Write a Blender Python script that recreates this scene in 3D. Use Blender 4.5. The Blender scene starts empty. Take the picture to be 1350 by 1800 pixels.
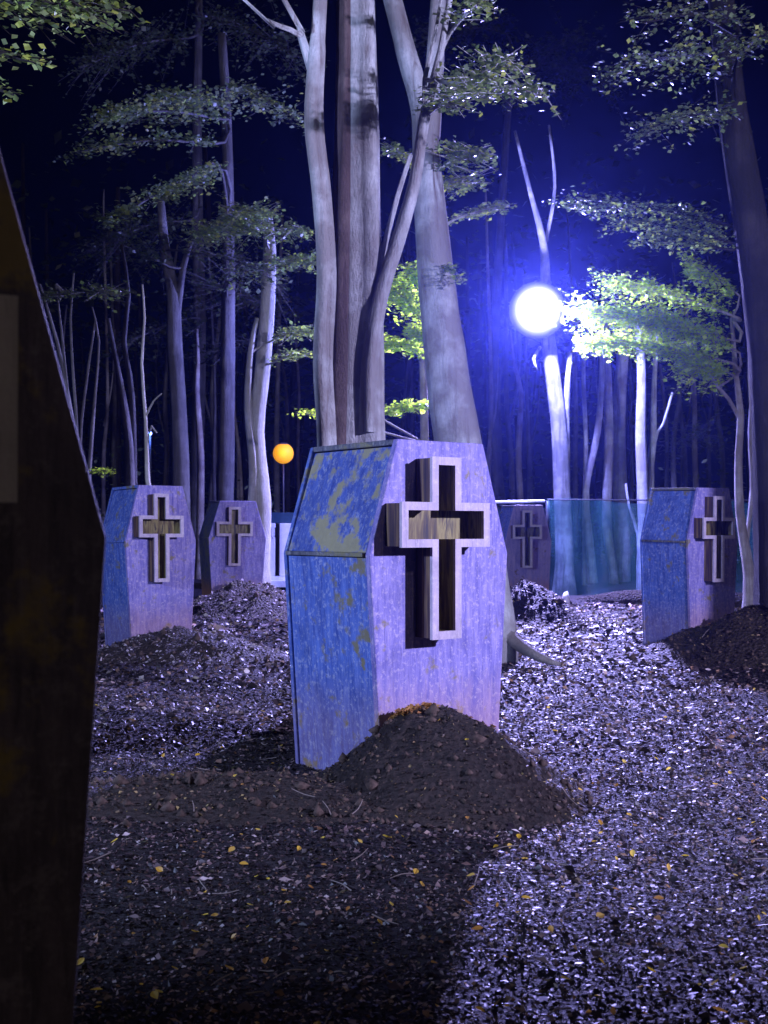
import bpy, math, random
import numpy as np
from mathutils import Vector, Matrix, noise

rng = np.random.default_rng(7)
random.seed(7)
S = bpy.context.scene
COL = S.collection

# ------------------------------------------------------------------ camera
F = 2100.0
CAMZ = 1.33
PHI = math.atan(31 / F)
cam = bpy.data.cameras.new('camera')
cam.sensor_fit = 'VERTICAL'; cam.sensor_height = 36.0; cam.lens = 36 * F / 1800
cam.clip_start = 0.05; cam.clip_end = 600
camo = bpy.data.objects.new('camera', cam); COL.objects.link(camo)
camo.location = (0, 0, CAMZ); camo.rotation_euler = (math.pi / 2 + PHI, 0, 0)
cam.dof.use_dof = True; cam.dof.focus_distance = 6.6; cam.dof.aperture_fstop = 7.0
S.camera = camo

def W(px, py, Y):
    u, v = (px - 675) / F, -(py - 900) / F
    dy = math.cos(PHI) - v * math.sin(PHI); dz = math.sin(PHI) + v * math.cos(PHI)
    t = Y / dy
    return Vector((u * t, Y, CAMZ + dz * t))

# ------------------------------------------------------------------ world, light
world = bpy.data.worlds.new('World'); S.world = world; world.use_nodes = True
nt = world.node_tree; bg = nt.nodes['Background']
sky = nt.nodes.new('ShaderNodeTexSky'); sky.sky_type = 'NISHITA'; sky.sun_disc = False
sky.sun_elevation = math.radians(38); sky.sun_rotation = math.radians(140)
mx = nt.nodes.new('ShaderNodeMix'); mx.data_type = 'RGBA'; mx.blend_type = 'MULTIPLY'
mx.inputs[0].default_value = 1
mx.inputs[7].default_value = (0.25, 0.3, 1, 1)
nt.links.new(sky.outputs[0], mx.inputs[6]); nt.links.new(mx.outputs[2], bg.inputs[0])
bg.inputs[1].default_value = 0.0005

def look(o, target):
    d = Vector(target) - o.location
    o.rotation_euler = d.to_track_quat('-Z', 'Y').to_euler()

sun = bpy.data.lights.new('moon', 'SUN'); sun.energy = 0.15; sun.angle = math.radians(0.5); sun.color = (1, .86, .80)
suno = bpy.data.objects.new('moon', sun); COL.objects.link(suno)
suno.location = (6, -7, 8); look(suno, (0, 0, 0))

def spot(name, loc, target, power, color, size, blend, radius=.12):
    l = bpy.data.lights.new(name, 'SPOT'); l.energy = power; l.color = color
    l.spot_size = math.radians(size); l.spot_blend = blend; l.shadow_soft_size = radius
    o = bpy.data.objects.new(name, l); COL.objects.link(o); o.location = loc; look(o, target); return o
# the grave field's other floodlights stand to either side of the frame
spot('violet_floodlight', (7.6, 2.0, 3.6), (-.4, 12, 2.6), 7000, (.58, .56, 1), 88, .6)
spot('blue_floodlight', (-7.5, 3.0, 3.4), (.6, 10, 1.0), 3400, (.44, .54, 1), 78, .4)

LAMP = W(945, 545, 22.6)
S.view_settings.view_transform = 'Standard'; S.view_settings.look = 'None'
S.view_settings.exposure = 0; S.view_settings.gamma = 1
S.cycles.use_denoising = True
S.cycles.max_bounces = 5; S.cycles.diffuse_bounces = 2; S.cycles.glossy_bounces = 2
S.cycles.volume_bounces = 0; S.cycles.transparent_max_bounces = 12
S.cycles.sample_clamp_indirect = 4
S.cycles.sample_clamp_direct = 0

# ------------------------------------------------------------------ helpers
def tag(o, label=None, cat=None, group=None, kind=None):
    if label: o['label'] = label
    if cat: o['category'] = cat
    if group: o['group'] = group
    if kind: o['kind'] = kind
    return o

def empty(name, loc, rz=0):
    o = bpy.data.objects.new(name, None); COL.objects.link(o)
    o.location = loc; o.rotation_euler = (0, 0, rz); o.empty_display_size = .2
    return o

class MB:
    def __init__(s): s.v = []; s.f = []; s.m = []
    def add(s, vs, fs, m=0):
        b = len(s.v); s.v += [tuple(p) for p in vs]; s.f += [tuple(i + b for i in f) for f in fs]; s.m += [m] * len(fs)
    def box(s, c, d, m=0):
        x, y, z = c; a, b, e = d[0] / 2, d[1] / 2, d[2] / 2
        vs = [(x + i * a, y + j * b, z + k * e) for k in (-1, 1) for j in (-1, 1) for i in (-1, 1)]
        s.add(vs, [(0, 2, 3, 1), (4, 5, 7, 6), (0, 1, 5, 4), (2, 6, 7, 3), (0, 4, 6, 2), (1, 3, 7, 5)], m)
    def prism(s, pts, y0, y1, m=0):
        """pts: outline (x, z), counter-clockwise seen from -y; from y0 (front) to y1 (back)"""
        n = len(pts)
        vs = [(x, y0, z) for x, z in pts] + [(x, y1, z) for x, z in pts]
        fs = [tuple(range(n)), tuple(range(2 * n - 1, n - 1, -1))]
        fs += [(i, n + i, n + (i + 1) % n, (i + 1) % n) for i in range(n)]
        s.add(vs, fs, m)
    def build(s, name, mats, parent=None, smooth=False, bevel=0, origin=None):
        me = bpy.data.meshes.new(name)
        v = s.v
        if origin is not None: v = [(a - origin[0], b - origin[1], c - origin[2]) for a, b, c in v]
        me.from_pydata(v, [], s.f)
        if not isinstance(mats, (list, tuple)): mats = [mats]
        for m in mats: me.materials.append(m)
        if len(mats) > 1: me.polygons.foreach_set('material_index', s.m)
        if smooth: me.polygons.foreach_set('use_smooth', [True] * len(s.f))
        me.update()
        o = bpy.data.objects.new(name, me); COL.objects.link(o)
        if parent: o.parent = parent
        elif origin is not None: o.location = origin
        if bevel:
            b = o.modifiers.new('bevel', 'BEVEL'); b.width = bevel; b.segments = 2; b.limit_method = 'ANGLE'
        return o

def np_mesh(name, verts, faces, mat, parent=None, origin=(0, 0, 0), smooth=False):
    """verts (n,3), faces (m,k) with k = 3 or 4"""
    me = bpy.data.meshes.new(name)
    verts = np.asarray(verts, dtype=np.float32) - np.asarray(origin, dtype=np.float32)
    faces = np.asarray(faces, dtype=np.int32)
    k = faces.shape[1]
    me.vertices.add(len(verts)); me.vertices.foreach_set('co', verts.ravel())
    me.loops.add(faces.size); me.loops.foreach_set('vertex_index', faces.ravel())
    me.polygons.add(len(faces)); me.polygons.foreach_set('loop_start', np.arange(0, faces.size, k, dtype=np.int32))
    if smooth: me.polygons.foreach_set('use_smooth', np.ones(len(faces), dtype=bool))
    me.update(calc_edges=True)
    me.materials.append(mat)
    o = bpy.data.objects.new(name, me); COL.objects.link(o)
    if parent: o.parent = parent
    else: o.location = origin
    return o

def catmull(P, R, step):
    P = [Vector(p) for p in P]; out = []; rr = []
    Q = [P[0] * 2 - P[1]] + P + [P[-1] * 2 - P[-2]]
    for i in range(len(P) - 1):
        a, b, c, d = Q[i:i + 4]; n = max(2, int((c - b).length / step))
        for k in range(n):
            t = k / n
            out.append(.5 * ((2 * b) + (c - a) * t + (2 * a - 5 * b + 4 * c - d) * t * t + (3 * b - a - 3 * c + d) * t ** 3))
            rr.append(R[i] * (1 - t) + R[i + 1] * t)
    out.append(P[-1]); rr.append(R[-1]); return out, rr
def tube(mb, P, R, ns=12, step=.12, lobes=.08, seed=0, rough=.03):
    P, R = catmull(P, R, step); base = len(mb.v); n = len(P)
    up = Vector((0, -1, 0))
    vs = []
    for i, (p, r) in enumerate(zip(P, R)):
        t = (P[min(i + 1, n - 1)] - P[max(i - 1, 0)]).normalized()
        a = up.cross(t)
        if a.length < 1e-3: a = Vector((1, 0, 0))
        a.normalize(); b = t.cross(a)
        for k in range(ns):
            th = 2 * math.pi * k / ns
            q = 1 + lobes * math.sin(3 * th + seed + p.z * .35) + lobes * .6 * math.sin(5 * th + seed * 2.3 - p.z * .5) + rough * noise.noise(Vector((math.cos(th) * 1.5 + seed, math.sin(th) * 1.5, p.z * 2.2)))*2
            vs.append(p + (a * math.cos(th) + b * math.sin(th)) * r * q)
    fs = [(i * ns + k, i * ns + (k + 1) % ns, (i + 1) * ns + (k + 1) % ns, (i + 1) * ns + k) for i in range(n - 1) for k in range(ns)]
    fs.append(tuple(range((n - 1) * ns, n * ns)))
    mb.add(vs, fs)

# ------------------------------------------------------------------ materials
def mat(name, rough=.7, spec=.4):
    m = bpy.data.materials.new(name); m.use_nodes = True
    n = m.node_tree; p = n.nodes['Principled BSDF']
    p.inputs['Roughness'].default_value = rough; p.inputs['Specular IOR Level'].default_value = spec
    return m, n, p
def N(n, t, **kw):
    x = n.nodes.new(t)
    for k, v in kw.items(): setattr(x, k, v)
    return x
def coords(n, scale=(1, 1, 1), kind='Object'):
    tc = N(n, 'ShaderNodeTexCoord'); mp = N(n, 'ShaderNodeMapping'); mp.inputs['Scale'].default_value = scale
    n.links.new(tc.outputs[kind], mp.inputs[0]); return mp.outputs[0]
def noise_n(n, vec, scale, detail=6, rough=.6, dist=0):
    t = N(n, 'ShaderNodeTexNoise'); t.inputs['Scale'].default_value = scale; t.inputs['Detail'].default_value = detail
    t.inputs['Roughness'].default_value = rough; t.inputs['Distortion'].default_value = dist
    n.links.new(vec, t.inputs['Vector']); return t.outputs[0]
def ramp(n, fac, stops):
    r = N(n, 'ShaderNodeValToRGB'); e = r.color_ramp.elements
    while len(e) > 1: e.remove(e[0])
    for i, (p, c) in enumerate(stops):
        el = e[0] if i == 0 else e.new(p)
        el.position = p; el.color = (*c, 1) if len(c) == 3 else c
    n.links.new(fac, r.inputs[0]); return r.outputs[0]
def mixc(n, fac, a, b, mode='MIX'):
    m = N(n, 'ShaderNodeMix', data_type='RGBA', blend_type=mode)
    for s, v in ((0, fac), (6, a), (7, b)):
        if isinstance(v, (int, float)): m.inputs[s].default_value = v
        elif isinstance(v, tuple): m.inputs[s].default_value = (*v, 1)
        else: n.links.new(v, m.inputs[s])
    return m.outputs[2]
def bump(n, p, h, strength, dist=.02):
    b = N(n, 'ShaderNodeBump'); b.inputs['Strength'].default_value = strength; b.inputs['Distance'].default_value = dist
    n.links.new(h, b.inputs['Height']); n.links.new(b.outputs[0], p.inputs['Normal'])
g3 = lambda v: (v, v, v)

def paint_mat(name, base, alt, worn, lichen=.62, lichen_col=(.30, .26, .09), rust=.9, joint=0):
    """weathered paint with vertical runs, lichen blotches and a rusty brown foot"""
    m, n, p = mat(name, .62, .35)
    v = coords(n, (9, 9, 1.1)); vb = coords(n)
    streak = noise_n(n, v, 3.2, 8, .7, .4)
    blot = noise_n(n, vb, 3.3, 8, .68, .3)
    fine = noise_n(n, vb, 34, 6, .75)
    f2 = noise_n(n, vb, 11, 5, .6)
    c = mixc(n, ramp(n, streak, [(.38, g3(0)), (.62, g3(1))]), base, alt)
    c = mixc(n, ramp(n, fine, [(.52, g3(0)), (.64, g3(.8))]), c, worn)
    scr = noise_n(n, coords(n, (30, 30, 2.2)), 2.6, 6, .8, .3)
    c = mixc(n, ramp(n, scr, [(.56, g3(0)), (.68, g3(.7))]), c, worn)
    c = mixc(n, ramp(n, scr, [(.34, g3(.6)), (.44, g3(0))]), c, tuple(x * .4 for x in base))
    c = mixc(n, ramp(n, blot, [(.28, g3(.6)), (.5, g3(0))]), c, tuple(x * .55 for x in base))
    lf = N(n, 'ShaderNodeMath', operation='MULTIPLY'); n.links.new(blot, lf.inputs[0]); n.links.new(f2, lf.inputs[1])
    lich = ramp(n, lf.outputs[0], [(lichen * .5, g3(0)), (lichen * .5 + .07, g3(.9))])
    lcol = mixc(n, f2, lichen_col, tuple(x * .45 for x in lichen_col)); c = mixc(n, lich, c, lcol)
    if rust:
        sx = N(n, 'ShaderNodeSeparateXYZ'); n.links.new(vb, sx.inputs[0])
        ad = N(n, 'ShaderNodeMath', operation='MULTIPLY_ADD'); n.links.new(streak, ad.inputs[0]); ad.inputs[1].default_value = -.55
        n.links.new(sx.outputs[2], ad.inputs[2])
        rf = ramp(n, ad.outputs[0], [(0.02, g3(rust)), (.10, g3(.75 * rust)), (.30, g3(0))])
        c = mixc(n, rf, c, (.40, .19, .07))
    n.links.new(c, p.inputs['Base Color'])
    hh = N(n, 'ShaderNodeMath', operation='ADD'); n.links.new(fine, hh.inputs[0]); n.links.new(streak, hh.inputs[1])
    bump(n, p, hh.outputs[0], .5, .006)
    return m

M = {}
M['front'] = paint_mat('lilac_paint', (.14, .125, .38), (.30, .26, .55), (.50, .42, .54), .64, (.34, .28, .14), rust=.35)
M['front_dirty'] = paint_mat('dirty_lilac_paint', (.24, .20, .36), (.38, .31, .42), (.44, .36, .38), .66, (.28, .18, .08))
M['side'] = paint_mat('blue_paint', (.04, .08, .32), (.11, .19, .54), (.38, .42, .58), .60, rust=.25)
M['side_moss'] = paint_mat('mossy_blue_paint', (.03, .06, .27), (.09, .15, .46), (.34, .38, .5), .465, (.46, .42, .19), rust=False)
M['side_old'] = paint_mat('mouldy_paint', (.05, .06, .10), (.12, .13, .18), (.3, .3, .34), .50, (.25, .24, .12))
M['top'] = paint_mat('mossy_top_paint', (.05, .055, .08), (.16, .16, .18), (.3, .3, .32), .52, (.30, .28, .13), rust=False)
M['rim'] = paint_mat('pale_cross_paint', (.42, .36, .46), (.56, .47, .55), (.64, .57, .6), .85, rust=False)
M['rim_dull'] = paint_mat('dull_cross_paint', (.50, .44, .40), (.62, .54, .50), (.62, .58, .5), .8, rust=False)
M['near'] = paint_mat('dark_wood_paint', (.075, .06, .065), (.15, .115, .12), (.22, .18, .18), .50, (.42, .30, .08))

def cross_side_mat():
    m, n, p = mat('brown_cross_wood', .6, .35)
    v = coords(n, (14, 14, .6)); a = noise_n(n, v, 2.4, 4, .6)
    c = ramp(n, a, [(.35, (.018, .010, .022)), (.5, (.07, .035, .03)), (.6, (.20, .13, .05)), (.68, (.05, .03, .03))])
    n.links.new(c, p.inputs['Base Color']); bump(n, p, a, .4, .004); return m
M['cross_side'] = cross_side_mat()
def cross_in_mat():
    m, n, p = mat('cross_inner_wood', .5, .4)
    v = coords(n, (10, 10, 1.2)); a = noise_n(n, v, 2.2, 4, .6, .5)
    c = ramp(n, a, [(.34, (.015, .01, .02)), (.48, (.11, .075, .025)), (.57, (.26, .22, .07)), (.66, (.03, .02, .02))])
    n.links.new(c, p.inputs['Base Color']); return m
M['cross_in'] = cross_in_mat()

def bark_mat(name, a, b, c_, dark=.0):
    m, n, p = mat(name, .75, .25)
    v = coords(n, (5, 5, .55)); vb = coords(n)
    s = noise_n(n, v, 2.0, 7, .62, .6); bl = noise_n(n, vb, 1.4, 5, .6); fi = noise_n(n, coords(n, (2.5, 2.5, 1)), 26, 5, .7)
    col = ramp(n, s, [(.30, c_), (.46, a), (.6, b), (.75, a)])
    col = mixc(n, ramp(n, bl, [(.40, g3(0)), (.56, g3(.75))]), col, c_)
    col = mixc(n, ramp(n, fi, [(.50, g3(0)), (.7, g3(.5))]), col, tuple(x * .5 for x in a))
    n.links.new(col, p.inputs['Base Color'])
    h = N(n, 'ShaderNodeMath', operation='ADD'); n.links.new(fi, h.inputs[0]); n.links.new(s, h.inputs[1])
    bump(n, p, h.outputs[0], .9, .03)
    return m
M['bark'] = bark_mat('pale_beech_bark', (.36, .34, .31), (.50, .47, .42), (.16, .13, .11))
M['bark_main'] = bark_mat('smooth_pale_bark', (.62, .65, .66), (.76, .78, .78), (.22, .18, .17))
M['bark_crevice'] = bark_mat('crevice_shade_bark', (.15, .10, .10), (.24, .18, .17), (.06, .04, .04))  # brown stem bark: shade of the crevice between stems put into its colour
M['bark_white'] = bark_mat('whitish_bark', (.50, .50, .44), (.62, .62, .55), (.28, .27, .2))
M['bark_dim'] = bark_mat('grey_bark', (.13, .13, .125), (.19, .185, .18), (.06, .055, .05))
M['bark_dark'] = bark_mat('dark_bark', (.030, .026, .026), (.05, .043, .042), (.014, .012, .012))
M['bark_lamp'] = bark_mat('ivy_marked_bark', (.42, .41, .38), (.55, .54, .5), (.06, .06, .05))

def leaf_mat(name, cols, trans=.45, rough=.38):
    m, n, p = mat(name, rough, .5)
    ge = N(n, 'ShaderNodeNewGeometry')
    c = ramp(n, ge.outputs['Random Per Island'], cols)
    n.links.new(c, p.inputs['Base Color'])
    tr = N(n, 'ShaderNodeBsdfTranslucent'); c2 = mixc(n, 1, c, (2.0, 2.3, .8), 'MULTIPLY'); n.links.new(c2, tr.inputs[0])
    ms = N(n, 'ShaderNodeMixShader'); ms.inputs[0].default_value = trans
    n.links.new(p.outputs[0], ms.inputs[1]); n.links.new(tr.outputs[0], ms.inputs[2])
    n.links.new(ms.outputs[0], n.nodes['Material Output'].inputs[0]); return m
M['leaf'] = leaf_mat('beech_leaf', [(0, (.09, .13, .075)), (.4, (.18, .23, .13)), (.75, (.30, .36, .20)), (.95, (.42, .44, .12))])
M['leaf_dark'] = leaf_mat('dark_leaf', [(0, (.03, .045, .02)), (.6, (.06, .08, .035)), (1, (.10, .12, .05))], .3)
M['leaf_lit'] = leaf_mat('lit_leaf', [(0, (.24, .34, .05)), (.5, (.38, .48, .09)), (1, (.55, .60, .14))], .55)  # brighter copy of the leaf, with the lamp's light put into its colour
M['chip'] = leaf_mat('wet_mulch', [(0, (.012, .008, .012)), (.45, (.03, .022, .028)), (.62, (.09, .062, .066)), (.77, (.20, .145, .15)), (.89, (.30, .23, .24)), (.94, (.34, .19, .09)), (.98, (.62, .56, .58))], .08, .48)
def patch_mat(m):
    n = m.node_tree; p = n.nodes['Principled BSDF']; src = p.inputs['Base Color'].links[0].from_socket
    a = noise_n(n, coords(n), 1.1, 4, .65); b = noise_n(n, coords(n, (1, 1.6, 1)), 4.5, 3, .6)
    f = mixc(n, 1, ramp(n, a, [(.36, (.35, .33, .34)), (.58, (1.15, 1.1, 1.1))]), ramp(n, b, [(.38, (.45, .42, .42)), (.56, (1.1, 1.1, 1.1))]), 'MULTIPLY')
    n.links.new(mixc(n, 1, src, f, 'MULTIPLY'), p.inputs['Base Color'])
patch_mat(M['chip'])
M['chip_lit'] = leaf_mat('lit_mulch', [(0, (.05, .04, .045)), (.35, (.14, .11, .12)), (.6, (.34, .29, .31)), (.85, (.60, .54, .58))], .08, .5)  # paler mulch for the two left mounds, lamp light put into the colour
M['chip_soil'] = leaf_mat('damp_soil_crumbs', [(0, (.014, .010, .009)), (.45, (.045, .030, .024)), (.80, (.09, .062, .048)), (.92, (.26, .17, .09)), (.98, (.38, .30, .12))], .05, .55)
M['chip_rust'] = leaf_mat('orange_moss', [(0, (.22, .09, .03)), (.5, (.38, .17, .05)), (1, (.45, .27, .08))], .2, .8)
M['leaf_yellow'] = leaf_mat('yellow_fallen_leaf', [(0, (.75, .42, .05)), (.4, (.85, .62, .12)), (.7, (.55, .26, .06)), (1, (.30, .15, .07))], .3, .5)

_m = M['leaf_yellow']; _n = _m.node_tree; _oi = N(_n, 'ShaderNodeObjectInfo')
for _l in [l for l in _n.links if l.from_node.type == 'NEW_GEOMETRY']: _n.links.new(_oi.outputs['Random'], _l.to_socket)
def soil_mat(name, c1, c2, c3, bs=.9):
    m, n, p = mat(name, .7, .35)
    v = coords(n); a = noise_n(n, v, 28, 8, .75); b = noise_n(n, v, 1.6, 5, .6); w = N(n, 'ShaderNodeTexVoronoi'); w.inputs['Scale'].default_value = 30
    n.links.new(v, w.inputs['Vector'])
    c = ramp(n, a, [(.35, c1), (.55, c2), (.75, c3)])
    c = mixc(n, ramp(n, b, [(.4, g3(0)), (.65, g3(.6))]), c, c1)
    n.links.new(c, p.inputs['Base Color'])
    h = N(n, 'ShaderNodeMath', operation='ADD'); n.links.new(a, h.inputs[0]); n.links.new(w.outputs[0], h.inputs[1])
    bump(n, p, h.outputs[0], bs, .05); return m
M['ground'] = soil_mat('leaf_mould_ground', (.012, .009, .012), (.035, .027, .032), (.09, .07, .075))
M['mound'] = soil_mat('piled_soil', (.018, .012, .010), (.042, .029, .024), (.085, .060, .048))

def plain(name, c, rough=.6, spec=.4, nz=.25, sc=14):
    m, n, p = mat(name, rough, spec)
    a = noise_n(n, coords(n), sc, 6, .65)
    n.links.new(ramp(n, a, [(.3, tuple(x * (1 - nz) for x in c)), (.7, tuple(min(1, x * (1 + nz)) for x in c))]), p.inputs['Base Color'])
    bump(n, p, a, .25, .01); return m
M['white'] = plain('white_render', (.85, .86, .88), .6, .3, .1)
M['metal'] = plain('dark_metal', (.04, .04, .05), .45, .5)
M['rope'] = plain('pale_rail', (.62, .66, .72), .5, .4, .3, 40)
M['twig'] = plain('twig_bark', (.22, .18, .16), .7)
M['clod'] = plain('soil_clod', (.07, .048, .038), .8, .2, .7, 30)
M['stone'] = plain('pale_stone', (.62, .62, .62), .7)
M['opening'] = plain('dark_opening', (.02, .02, .03), .6)
M['dark_cloth'] = plain('dark_green_sheet', (.015, .05, .09), .7)
def emis(name, c, s):
    m, n, p = mat(name); p.inputs['Base Color'].default_value = (*c, 1)
    p.inputs['Emission Color'].default_value = (*c, 1); p.inputs['Emission Strength'].default_value = s; return m
def lens_mat():
    m, n, p = mat('lamp_glow_glass', .9, .1); p.inputs['Base Color'].default_value = (.01, .01, .02, 1); v = coords(n); L = N(n, 'ShaderNodeVectorMath', operation='LENGTH'); n.links.new(v, L.inputs[0])
    e = ramp(n, L.outputs['Value'], [(.0, g3(1)), (.22, g3(.6)), (.33, (.03, .03, .04)), (.40, (.006, .006, .012)), (.45, (.0022, .0024, .0065)), (.50, (.0007, .0008, .0038)), (.56, (.0001, .00015, .0016))])  # the lamp's bloom put into the lens: emission fades to a violet rim
    n.links.new(e, p.inputs['Emission Color']); p.inputs['Emission Strength'].default_value = 170; return m
M['lamp'] = lens_mat()
M['orange'] = emis('orange_globe', (1, .42, .006), .72)
M['blue_glow'] = emis('blue_bulb', (.35, .45, 1), 1.6)
def net_mat():
    m, n, p = mat('teal_netting', .6, .3)
    v = coords(n, (1, 1, .5)); a = noise_n(n, v, 2.2, 6, .65, .5)
    c = ramp(n, a, [(.3, (.10, .42, .46)), (.55, (.20, .62, .66)), (.75, (.55, .82, .84))])
    n.links.new(c, p.inputs['Base Color'])
    tr = N(n, 'ShaderNodeBsdfTranslucent'); n.links.new(c, tr.inputs[0])
    ms = N(n, 'ShaderNodeMixShader'); ms.inputs[0].default_value = .6
    n.links.new(p.outputs[0], ms.inputs[1]); n.links.new(tr.outputs[0], ms.inputs[2])
    tp = N(n, 'ShaderNodeBsdfTransparent'); tp.inputs[0].default_value = (.8, .95, 1, 1)
    m2 = N(n, 'ShaderNodeMixShader'); m2.inputs[0].default_value = .70
    n.links.new(ms.outputs[0], m2.inputs[1]); n.links.new(tp.outputs[0], m2.inputs[2])
    n.links.new(m2.outputs[0], n.nodes['Material Output'].inputs[0]); return m
M['net'] = net_mat()

# ------------------------------------------------------------------ terrain
def fbm(x, y, s, o=3):
    return noise.fractal(Vector((x * s, y * s, 3.7)), 1.0, 2.0, o, noise_basis='PERLIN_ORIGINAL')
def base_h(x, y):
    h = .05 * fbm(x, y, .45) + .018 * fbm(x, y, 2.1)
    if y > 22.5: h += .12 * min(y - 22.5, 8) * .45
    if y > 20.6 and x > 2.6: h += .16 * math.exp(-((y - 21.3) / .5) ** 2)
    return h
# mounds: (cx, cy, half width x, half length y, height, name index)
MOUNDS = []
def mound_m(i, x, y):
    cx, cy, a, b, h, rot = MOUNDS[i][:6]
    dx, dy = x - cx, y - cy
    c, s = math.cos(rot), math.sin(rot)
    u, v = (dx * c + dy * s) / a, (-dx * s + dy * c) / b
    r = math.sqrt(u * u + v * v) * (1 + .10 * fbm(x + i * 9, y, 1.3))
    if r >= 1: return 0
    return h * (1 - r * r) ** 1.6 * (1 - .25 * r) * (1 + .22 * fbm(x, y + 5 * i, 2.6)) + (.022 * fbm(x, y, 5.5, 4) + .012 * abs(fbm(x + 3, y, 13, 2))) * min(1, 3 * (1 - r))
def G(x, y):
    h = base_h(x, y); m = 0
    for i in range(len(MOUNDS)):
        c = MOUNDS[i]
        if abs(x - c[0]) < 2.6 and abs(y - c[1]) < 2.6: m = max(m, mound_m(i, x, y))
    return h + m

MOUNDS += [
 (.31, 6.08, .72, .82, .43, 0.5, 'dark mound of soil heaped against the largest central coffin', 1),
 (-.72, 5.80, 1.15, .50, .13, -.12, 'low dark ridge of soil left of the central coffin foot', 1),
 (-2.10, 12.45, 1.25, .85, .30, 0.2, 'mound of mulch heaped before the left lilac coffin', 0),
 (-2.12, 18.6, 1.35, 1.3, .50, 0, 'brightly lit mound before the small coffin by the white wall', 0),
 (2.17, 17.7, .78, .95, .56, 0, 'round dark mound before the dim coffin right of the large one', 1),
 (4.00, 12.5, 1.5, 1.3, .46, -.2, 'wide dark mound heaped before the rightmost coffin', 1),
]
def axis(a, b, c, d, fine, n_out):
    mid = np.arange(b, c, fine)
    lo = b - (b - a) * (np.linspace(1, 0, n_out, endpoint=False) ** 2.2)
    hi = c + (d - c) * (np.linspace(0, 1, n_out) ** 2.2)
    return np.concatenate([lo, mid, hi])
xs = axis(-130, -8, 9, 130, .09, 26); ys = axis(-40, 2.2, 27, 190, .09, 26)
vv = []
for y in ys:
    for x in xs: vv.append((x, y, base_h(x, y) if abs(x) < 20 and y < 45 else base_h(max(-20, min(20, x)), min(45, y))))
nx = len(xs); ii = np.arange(len(ys) - 1)[:, None] * nx + np.arange(nx - 1)[None, :]
ff = np.stack([ii, ii + 1, ii + nx + 1, ii + nx], -1).reshape(-1, 4)
ground = np_mesh('ground', vv, ff, M['ground'], smooth=True); tag(ground, kind='structure')

mound_objs = []
for i, c in enumerate(MOUNDS):
    nr, na = 60, 130; v = []; f = []
    for r in range(nr + 1):
        for a in range(na):
            t = a / na * 2 * math.pi; R = r / nr * 1.04
            u, w = R * c[2] * math.cos(t), R * c[3] * math.sin(t)
            x = c[0] + u * math.cos(c[5]) - w * math.sin(c[5]); y = c[1] + u * math.sin(c[5]) + w * math.cos(c[5])
            m_ = mound_m(i, x, y)
            v.append((x, y, base_h(x, y) + m_ - (.03 if m_ <= .001 else -.004)))
    for r in range(nr):
        for a in range(na):
            b = (a + 1) % na
            f.append((r * na + a, (r + 1) * na + a, (r + 1) * na + b, r * na + b))
    base = (c[0], c[1], base_h(c[0], c[1]))
    root = empty('grave_mound', base); tag(root, c[6], 'mound', 'mounds of soil before the coffins')
    np_mesh('soil', v, f, M['mound'], root, base, True)
    mound_objs.append((root, base))

def flakes(P, size, tilt, asp=.6, fold=.25):
    """P (n,3) centres -> folded little quads"""
    n = len(P)
    az = rng.uniform(0, 2 * np.pi, n); ti = np.abs(rng.normal(0, tilt, n)); ta = rng.uniform(0, 2 * np.pi, n)
    nrm = np.stack([np.sin(ti) * np.cos(ta), np.sin(ti) * np.sin(ta), np.cos(ti)], -1)
    d = np.stack([np.cos(az), np.sin(az), np.zeros(n)], -1)
    d -= nrm * (d * nrm).sum(-1, keepdims=True); d /= np.linalg.norm(d, axis=-1, keepdims=True)
    e = np.cross(nrm, d); s = np.asarray(size).reshape(-1, 1) * np.ones((n, 1))
    asp = rng.uniform(asp * .5, asp * 1.4, (n, 1))
    A = P - d * s * .5; B = P + d * s * .5
    C = P + e * s * asp * .5 + nrm * s * fold * rng.uniform(-.5, 1, (n, 1)); D = P - e * s * asp * .5 + nrm * s * fold * rng.uniform(-.5, 1, (n, 1))
    V = np.stack([A, D, B, C], 1).reshape(-1, 3)
    b = np.arange(n)[:, None] * 4
    Fc = np.concatenate([b + np.array([[0, 1, 2]]), b + np.array([[0, 2, 3]])], 0)
    return V, Fc

# mulch: leaf litter on the ground and on each mound
buckets = {-1: []}
for i in range(len(MOUNDS)): buckets[i] = []
def scatter(y0, y1, dens, size):
    xw = lambda y: .36 * y + .7
    n = int((y1 - y0) * (xw(y0) + xw(y1)) * dens)
    y = rng.uniform(y0, y1, n); x = rng.uniform(-1, 1, n) * (.36 * y + .7); sz = size * rng.lognormal(0, .35, n)
    for a, b, s in zip(x, y, sz):
        best, k = .012, -1
        for i, c in enumerate(MOUNDS):
            if abs(a - c[0]) < 1.7 and abs(b - c[1]) < 1.7:
                m_ = mound_m(i, a, b)
                if m_ > best: best, k = m_, i
        buckets[k].append((a, b, base_h(a, b) + (best if k >= 0 else 0) + s * .22, s))
scatter(2.6, 4.5, 6000, .0150); scatter(4.5, 7, 3600, .0175); scatter(7, 10, 1700, .025); scatter(10, 14, 620, .040); scatter(14, 20.8, 330, .05)
for k, L in buckets.items():
    if not L: continue
    a = np.array(L)
    Vf, Ff = flakes(a[:, :3], a[:, 3] * (.8 if k >= 0 else 1), .55)
    if k < 0:
        o = np_mesh('leaf_litter', Vf, Ff, M['chip']); tag(o, 'dark wet leaf litter and mulch covering the whole grave field', 'leaf litter', kind='stuff')
    else:
        o = np_mesh('crumbs', Vf, Ff, M['chip_soil'] if MOUNDS[k][7] else M['chip_lit'], mound_objs[k][0], mound_objs[k][1]); tag(o, kind='stuff')

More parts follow.
